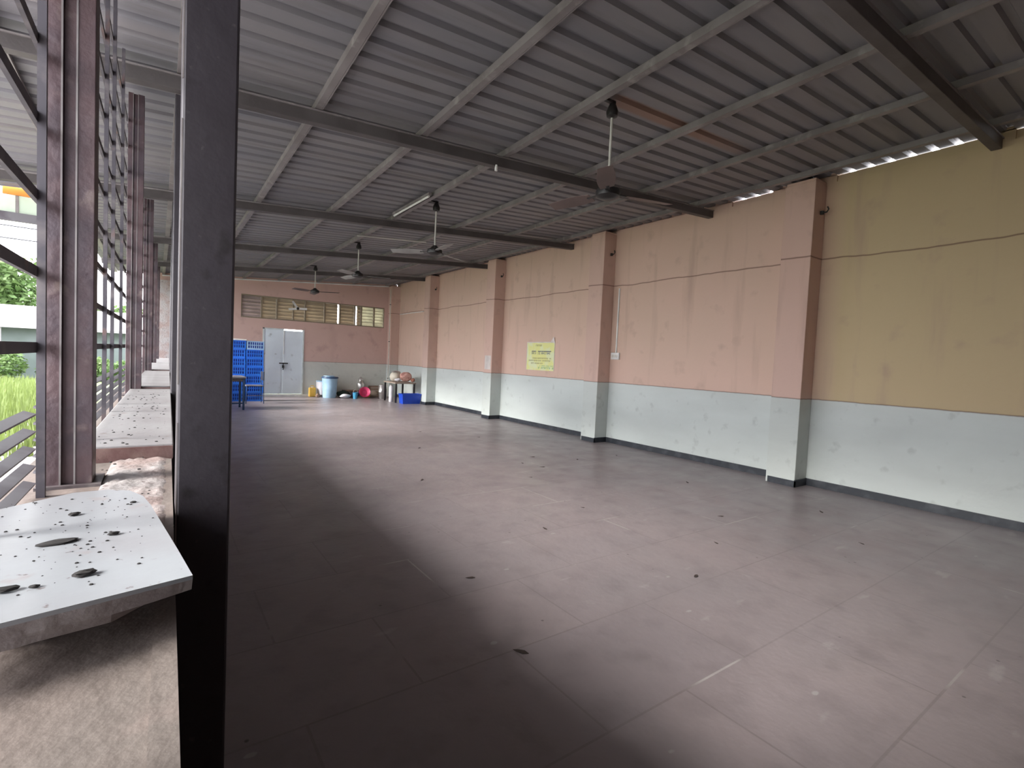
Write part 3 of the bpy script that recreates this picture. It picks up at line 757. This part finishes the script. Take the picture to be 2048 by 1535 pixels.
# ------------------------------------------------------------------ things along the end wall
t = empty('plastic_drum', (4.28, 15.52, 0), 'tall grey-blue plastic drum with a dark rim, right of the door', 'drum')
MB().lathe([(.185, 0), (.195, .02), (.205, .25), (.21, .27), (.205, .29), (.225, .58), (.225, .60)], (0, 0, 0), 32).build('body', M['drum'], t, smooth=True)
MB().lathe([(.225, .585), (.245, .59), (.245, .615), (.235, .63), (.10, .645)], (0, 0, .0), 32).build('lid', M['navy'], t, smooth=True)
MB().lathe([(.16, .64), (.155, .665), (.05, .67)], (-.03, 0, 0), 24).build('lid_boss', M['drum'], t, smooth=True)
t = empty('jerrycan', (3.86, 15.86, 0), 'small yellow plastic can on the floor beside the threshold', 'can')
MB().box((-.10, -.06, 0), (.10, .06, .28)).build('body', M['yellow'], t, bevel=.025)
MB().tube([(-.05, 0, .28), (-.05, 0, .33), (.04, 0, .33), (.06, 0, .28)], .012, 8).build('handle', M['yellow'], t)
MB().lathe([(.03, 0), (.03, .03)], (.0, 0, .275), 12).build('cap', M['paper_white'], t)
t.location.z = -.0
t = empty('water_jar', (4.02, 15.62, 0), 'pale white plastic tub half hidden behind the blue drum', 'tub')
t.location = (4.16, 15.92, 0)
MB().lathe([(.13, 0.06), (.16, .3), (.17, .46), (.165, .47)], (0, 0, 0), 20).build('body', M['cloth_white'], t, smooth=True)
MB().lathe([(.17, .455), (.178, .475), (.17, .49)], (0, 0, 0), 20).build('rim', M['drum'], t, smooth=True)
lump('cloth_bundle', (3.98, 15.66, 0), .07, M['wood'], 'small brown bundle between the yellow can and the blue drum', 'bundle', seed=31, flat=.9)
def pile(name, c, r, mm, label, cat, seed, flat=.5, ax=1., rz=0):
    o = lump(name, c, r, mm, label, cat, seed=seed, flat=flat, ax=ax, rz=rz)
    sm = o.modifiers.new('s', 'SUBSURF'); sm.levels = 1; sm.render_levels = 2
    return o
R1 = -.6
pile('cloth_heap', (4.74, 15.64, 0), .14, M['cloth_dark'], 'dark green cloth heap just right of the blue drum', 'cloth', 40, .75, 1.5)
pile('plastic_bag', (4.70, 15.30, 0), .11, M['cloth_white'], 'crumpled white bag on the floor right of the blue drum', 'bag', 41, .6, 1.6)
pile('cloth_heap', (5.08, 15.52, 0), .11, M['cloth_purple'], 'dark purple cloth heap beside the small cyan bucket', 'cloth', 42, .8, 1.2)
t = empty('bucket', (4.93, 15.10, 0), 'small cyan bucket in front of the cloth heaps', 'bucket')
MB().lathe([(.06, 0), (.075, .18), (.08, .19), (.07, .17), (.055, .02)], (0, 0, 0), 20).build('body', M['cyan'], t, smooth=True)
MB().tube([(-.075, 0, .18), (-.05, 0, .25), (0, 0, .27), (.05, 0, .25), (.075, 0, .18)], .005, 6).build('handle', M['rod'], t)
t = empty('pink_basin', (5.24, 15.14, 0), 'deep pink plastic basin leaning among the cloth heaps', 'basin')
o = MB().lathe([(.09, 0), (.15, .09), (.17, .10), (.165, .11), (.14, .09), (.08, .012)], (0, 0, 0), 24).build('body', M['pink'], t, smooth=True); o.rotation_euler = (1.15, 0, -.3); o.location = (0, .04, .165)
pile('orange_bag', (5.38, 15.42, 0), .10, M['orange'], 'small orange bag right of the pink basin', 'bag', 44, .7, 1.2)
pile('sack', (5.62, 15.50, 0), .13, M['sack'], 'brown jute sack slumped right of the orange bag', 'sack', 45, .8, 1.3)
t = empty('low_bench', (5.20, 15.95, 0), 'low brown wooden bench against the end wall under the milk can', 'bench')
MB().box((-.38, -.13, .16), (.42, .13, .20)).build('seat', M['wood'], t, bevel=.004)
for x in (-.33, .33): MB().box((x, -.11, 0), (x+.04, .11, .16)).build('leg', M['wood'], t)
t = empty('milk_can', (5.36, 15.93, .20), 'tall aluminium milk can with a narrow neck on the low bench', 'milk can')
MB().lathe([(.12, 0), (.125, .01), (.125, .20), (.115, .235), (.06, .29), (.055, .33), (.07, .34)], (0, 0, 0), 28).build('body', M['steel_bright'], t, smooth=True)
MB().lathe([(.075, .335), (.078, .365), (.03, .40), (.015, .43)], (0, 0, 0), 24).build('lid', M['steel_bright'], t, smooth=True)
MB().tube([(.06, 0, .30), (.11, 0, .30), (.12, 0, .24)], .008, 8).build('handle', M['steel_bright'], t)
t = empty('wooden_box', (5.83, 15.95, 0), 'dark brown wooden box against the end wall, right of the milk can', 'box')
m = MB(); m.box((-.16, -.12, 0), (.16, .12, .34)); m.build('body', M['wood'], t, bevel=.004)
for z in (.08, .17, .26): MB().box((-.165, -.125, z), (.165, -.12, z+.05)).build('slat', M['sack'], t)
# steel vessels by the corner
t = empty('steel_drum', (5.76, 15.08, 0), 'shiny steel cylindrical container behind the thin steel canister', 'container')
MB().lathe([(.11, 0), (.115, .01), (.115, .20), (.119, .205), (.115, .21), (.115, .40), (.12, .41), (.09, .42)], (0, 0, 0), 28).build('body', M['steel_bright'], t, smooth=True)
MB().lathe([(.122, .405), (.122, .43), (.03, .45)], (0, 0, 0), 24).build('lid', M['steel_bright'], t, smooth=True)
t = empty('steel_canister', (5.64, 14.05, 0), 'thin tall white and steel canister in front of the pot table', 'canister')
MB().lathe([(.055, 0), (.06, .01), (.06, .44), (.045, .47)], (0, 0, 0), 20).build('body', M['cloth_white'], t, smooth=True)
MB().lathe([(.047, .46), (.05, .50), (.02, .51)], (0, 0, 0), 20).build('lid', M['steel_bright'], t, smooth=True)
t = empty('pot_table', (6.02, 13.95, 0), 'rough wooden table holding pots and bags beside the farthest pilaster', 'table')
MB().box((-.42, -.30, .55), (.22, .62, .59)).build('table_top', M['sack'], t, bevel=.004)
for x in (-.40, .16):
    for y in (-.28, .56): MB().box((x, y, 0), (x+.045, y+.045, .55)).build('leg', M['black'], t)
MB().bar((-.38, -.26, .2), (.19, -.26, .2), .02, .03).build('stretcher', M['wood'], t)
t = empty('cooking_pot', (5.88, 14.32, .59), 'large cream and grey cooking pot on the rough wooden table', 'pot')
MB().lathe([(.10, 0), (.16, .05), (.185, .13), (.16, .22), (.13, .25), (.145, .27)], (0, 0, 0), 28).build('body', M['cream'], t, smooth=True)
MB().lathe([(.15, .262), (.12, .30), (.02, .32)], (0, 0, 0), 24).build('lid', M['steel_bright'], t, smooth=True)
pile('pink_bag', (6.07, 13.98, .59), .155, M['bag_pink'], 'lumpy pink bag on the rough wooden table, beside the cooking pot', 'bag', 51, .95, 1.2)
pile('cloth_bag', (5.76, 13.86, .59), .08, M['cloth_white'], 'small white cloth bag in front of the cooking pot on the table', 'bag', 52, .7, 1.3)
pile('red_bag', (6.20, 13.80, .59), .07, mat('rust_cloth', (.32, .13, .09), .8), 'small rust-red bag at the right end of the rough table', 'bag', 53, .9, 1.)
t = empty('blue_crate_box', (5.97, 13.42, 0), 'royal blue rectangular tub with white bundle on the floor, below the pot table', 'tub')
m = MB(); vs = [(-.26, -.13, 0), (.26, -.13, 0), (.26, .13, 0), (-.26, .13, 0), (-.285, -.15, .27), (.285, -.15, .27), (.285, .15, .27), (-.285, .15, .27),
     (-.27, -.135, .27), (.27, -.135, .27), (.27, .135, .27), (-.27, .135, .27), (-.245, -.115, .02), (.245, -.115, .02), (.245, .115, .02), (-.245, .115, .02)]
m.add(vs, [(0,3,2,1),(0,1,5,4),(1,2,6,5),(2,3,7,6),(3,0,4,7),(4,5,9,8),(5,6,10,9),(6,7,11,10),(7,4,8,11),(8,9,13,12),(9,10,14,13),(10,11,15,14),(11,8,12,15),(12,13,14,15)])
m.build('body', M['cooler'], t)
r_ = MB()
for a in (((-.295, -.16, .262), (.295, -.148, .285)), ((-.295, .148, .262), (.295, .16, .285)), ((-.295, -.148, .262), (-.283, .148, .285)), ((.283, -.148, .262), (.295, .148, .285))): r_.box(*a)
r_.build('rim', M['cooler'], t)
t.location.y = 13.45
pile('white_bundle', (5.86, 13.45, .02), .10, M['cloth_white'], 'white cloth bundle sticking out of the royal blue tub', 'bundle', 55, 1.15, 1.3)
t = empty('water_pipe', (6.20, 15.77, 0), 'thin pale pipe standing in the far corner beside the corner pilaster', 'pipe')
MB().tube([(0, 0, 0), (0, 0, 3.5)], .016, 8).build('pipe', M['hub_white'], t)
for z in (.6, 1.8, 3.0): MB().box((-.02, -.02, z), (.02, .028, z+.02)).build('clip', M['black'], t)

# ------------------------------------------------------------------ litter on the floor
rl = random.Random(5)
base = None
spots = [(4.0, 5.3), (4.1, 5.0), (4.4, 5.6), (3.6, 4.6), (4.9, 5.2), (3.2, 6.8), (2.6, 3.1), (2.9, 1.9), (3.6, 2.2), (4.3, 2.6), (5.2, 3.6), (5.4, 2.2), (2.4, 5.0), (3.3, 3.4), (4.7, 1.6), (1.4, 1.8), (1.6, 2.6), (5.7, 5.2), (4.6, 7.4), (3.9, 8.3)]
for k, (x, y) in enumerate(spots):
    L_ = .05+.03*rl.random()
    if base is None:
        m = MB(); m.add([(-.5, 0, .0), (-.2, -.16, .03), (.2, -.14, .01), (.5, 0, .05), (.2, .15, .06), (-.2, .16, .0)], [(0, 1, 2, 5), (2, 3, 4, 5)])
        base = m.build('dead_leaf', M['debris']); o = base
        sd = o.modifiers.new('solid', 'SOLIDIFY'); sd.thickness = .02
    else: o = base.copy(); col.objects.link(o)
    o.location = (x, y, .003); o.scale = (L_, L_, L_); o.rotation_euler = (0, 0, rl.uniform(0, 6))
    tag(o, 'small dark dead leaf lying on the stone floor', 'dead leaf', 'dead leaves scattered on the floor')

# ------------------------------------------------------------------ outdoors beyond the grille
t = empty('shed', (-4.5, 26.0, -.06), 'low grey shed with a pale roof seen through the grille', 'shed')
m = MB(); m.box((-5, -1, 0), (4.2, 3, 1.85)); m.build('wall', M['shed_wall'], t)
m = MB(); m.add([(-5.6, -1.7, 1.78), (4.5, -1.7, 1.78), (4.5, 1.2, 2.62), (-5.6, 1.2, 2.62), (-5.6, -1.7, 1.86), (4.5, -1.7, 1.86), (4.5, 1.2, 2.70), (-5.6, 1.2, 2.70)], [(0,3,2,1),(4,5,6,7),(0,1,5,4),(1,2,6,5),(2,3,7,6),(3,0,4,7)])
m.build('roof', M['shed_roof'], t)
for x in (-4.8, -2.4, 0., 2.4, 4.0): MB().box((x, -1.6, 0), (x+.1, -1.5, 1.8)).build('post', M['shed_roof'], t)
for x in (-1.6, 1.2): MB().box((x, -1.03, .0), (x+.9, -1.0, 1.6)).build('door', M['mullion'], t)
def leaves(m, c, r, n, size, seed):
    rr = random.Random(seed)
    for _ in range(n):
        d = Vector((rr.gauss(0, 1), rr.gauss(0, 1), rr.gauss(0, 1))).normalized()*(rr.random()**.33)
        p = Vector(c)+Vector((d.x*r[0], d.y*r[1], d.z*r[2]))
        a = Vector((rr.gauss(0, 1), rr.gauss(0, 1), rr.gauss(0, .6))).normalized()*size*rr.uniform(.6, 1.3)
        b = a.cross(Vector((rr.gauss(0, 1), rr.gauss(0, 1), rr.gauss(0, 1)))).normalized()*size*.5
        m.add([p-a, p-b*.8, p+a, p+b], [(0, 1, 2, 3)])
def tree(x, y, h, rc, label, n=2200, mm='leaf', size=.22, seed=1, cat='tree', blobs=5):
    t = empty('broadleaf_tree', (x, y, -.06), label, cat, 'trees beyond the shed')
    rr = random.Random(seed)
    MB().tube([(0, 0, 0), (.1, .1, h*.35), (0, .1, h*.75)], [.16, .12, .05], 10).build('trunk', M['bark'], t, smooth=True)
    m = MB()
    for k in range(blobs):
        a = rr.uniform(0, 6.28); q = rr.uniform(.1, .6)*rc
        c = (math.cos(a)*q, math.sin(a)*q, h*rr.uniform(.45, .8))
        leaves(m, c, (rc*.6, rc*.6, h*.24), n//blobs, size, seed*10+k)
    m.build('foliage', M[mm], t)
tree(-8.6, 36, 7.2, 2.3, 'tall dark green tree behind the left end of the shed', 3500, 'leaf', .20, 1)
tree(-6.0, 33.5, 5.8, 1.7, 'bushy light green tree behind the middle of the shed', 3000, 'leaf_light', .18, 2)
tree(-3.9, 36, 4.4, 1.5, 'small dark green tree behind the shed, right of the light one', 2400, 'leaf', .18, 3)
tree(-2.3, 38, 3.8, 1.5, 'low green tree behind the right half of the shed', 2400, 'leaf_light', .18, 4)
tree(-10.6, 31, 6.6, 2.0, 'light green tree at the far left beyond the shed', 2500, 'leaf_light', .2, 5)
tree(-1.0, 31, 3.6, .9, 'slim young tree beyond the right end of the shed', 1400, 'leaf_light', .14, 6)
def bush(x, y, r, label, mm, seed, n=900, size=.08):
    m = MB(); leaves(m, (0, 0, r*.7), (r, r*.8, r*.75), n, size, seed)
    o = m.build('shrub', M[mm]); o.location = (x, y, -.06)
    tag(o, label, 'shrub', 'shrubs in front of the shed')
bush(-4.35, 23.7, .75, 'green climbing shrub against the left part of the shed wall', 'leaf_light', 71, 1400)
bush(-3.0, 24.0, .45, 'low green shrub before the middle of the shed', 'leaf', 72)
bush(-1.75, 23.4, .6, 'green shrub before the right end of the shed', 'leaf_light', 73, 1200)
bush(-.95, 22.5, .55, 'bushy green shrub at the right corner of the shed', 'leaf', 74)
# tall grass
m = MB(); rg = random.Random(9)
for k in range(9000):
    y = 8+14*rg.random()**.8; x = -rg.uniform(.08*y, .26*y+1.2); h = rg.uniform(.08, .28)
    a = rg.uniform(0, 3.14); dx, dy = math.cos(a)*.02, math.sin(a)*.02; lx_, ly_ = rg.uniform(-.06, .06), rg.uniform(-.06, .06)
    m.add([(x-dx, y-dy, -.06), (x+dx, y+dy, -.06), (x+lx_, y+ly_, h)], [(0, 1, 2)])
tag(m.build('tall_grass', mat('grass_blades', (.15, .20, .055), .7, trans=.4)), 'bright green grass growing outside the grille', 'grass', kind='stuff')
# power lines
for k, (z0, z1) in enumerate([(4.7, 4.45), (4.35, 4.1)]):
    pts = [(-9+1.2*i, 20, z0+(z1-z0)*i/8-.25*math.sin(math.pi*i/8)+.2) for i in range(9)]
    o = MB().tube(pts, .018, 6).build('power_line', M['cable'])
    tag(o, ['upper', 'lower'][k] + ' black power line crossing the sky above the trees', 'power line', 'power lines outside')
for k, x in enumerate((-9, .6)):
    t = empty('utility_pole', (x, 20.16, -.06), ['left', 'right'][k] + '-hand utility pole carrying the power lines', 'utility pole')
    MB().tube([(0, 0, 0), (0, 0, 5.3)], [.11, .08], 12).build('pole', M['sill'], t, smooth=True)
    MB().bar((-.3, 0, 4.9), (.3, 0, 4.9), .06, .06).build('crossarm', M['steel'], t)
# pale sheet closing the roof extension's far end
t = empty('gable_panel', (-1.0, 8.47, 2.75), 'pale translucent panel closing the far end of the side roof', 'panel')
MB().box((-1.6, 0, .10), (0, .01, .55)).build('sheet', M['pale_sheet'], t)
MB().box((-1.6, -.03, .0), (0, .03, .10)).build('fascia', M['slat'], t)
for x in (-1.2, -.8, -.4): MB().box((x, -.02, .1), (x+.03, 0, .5)).build('batten', M['purlin'], t)
o = MB().box((-1.50, 8.40, 3.05), (-1.20, 8.43, 3.14)).build('orange_board', M['orange'])
o.location.z = 0; tag(o, 'orange board leaning on the fascia of the pale panel', 'board')
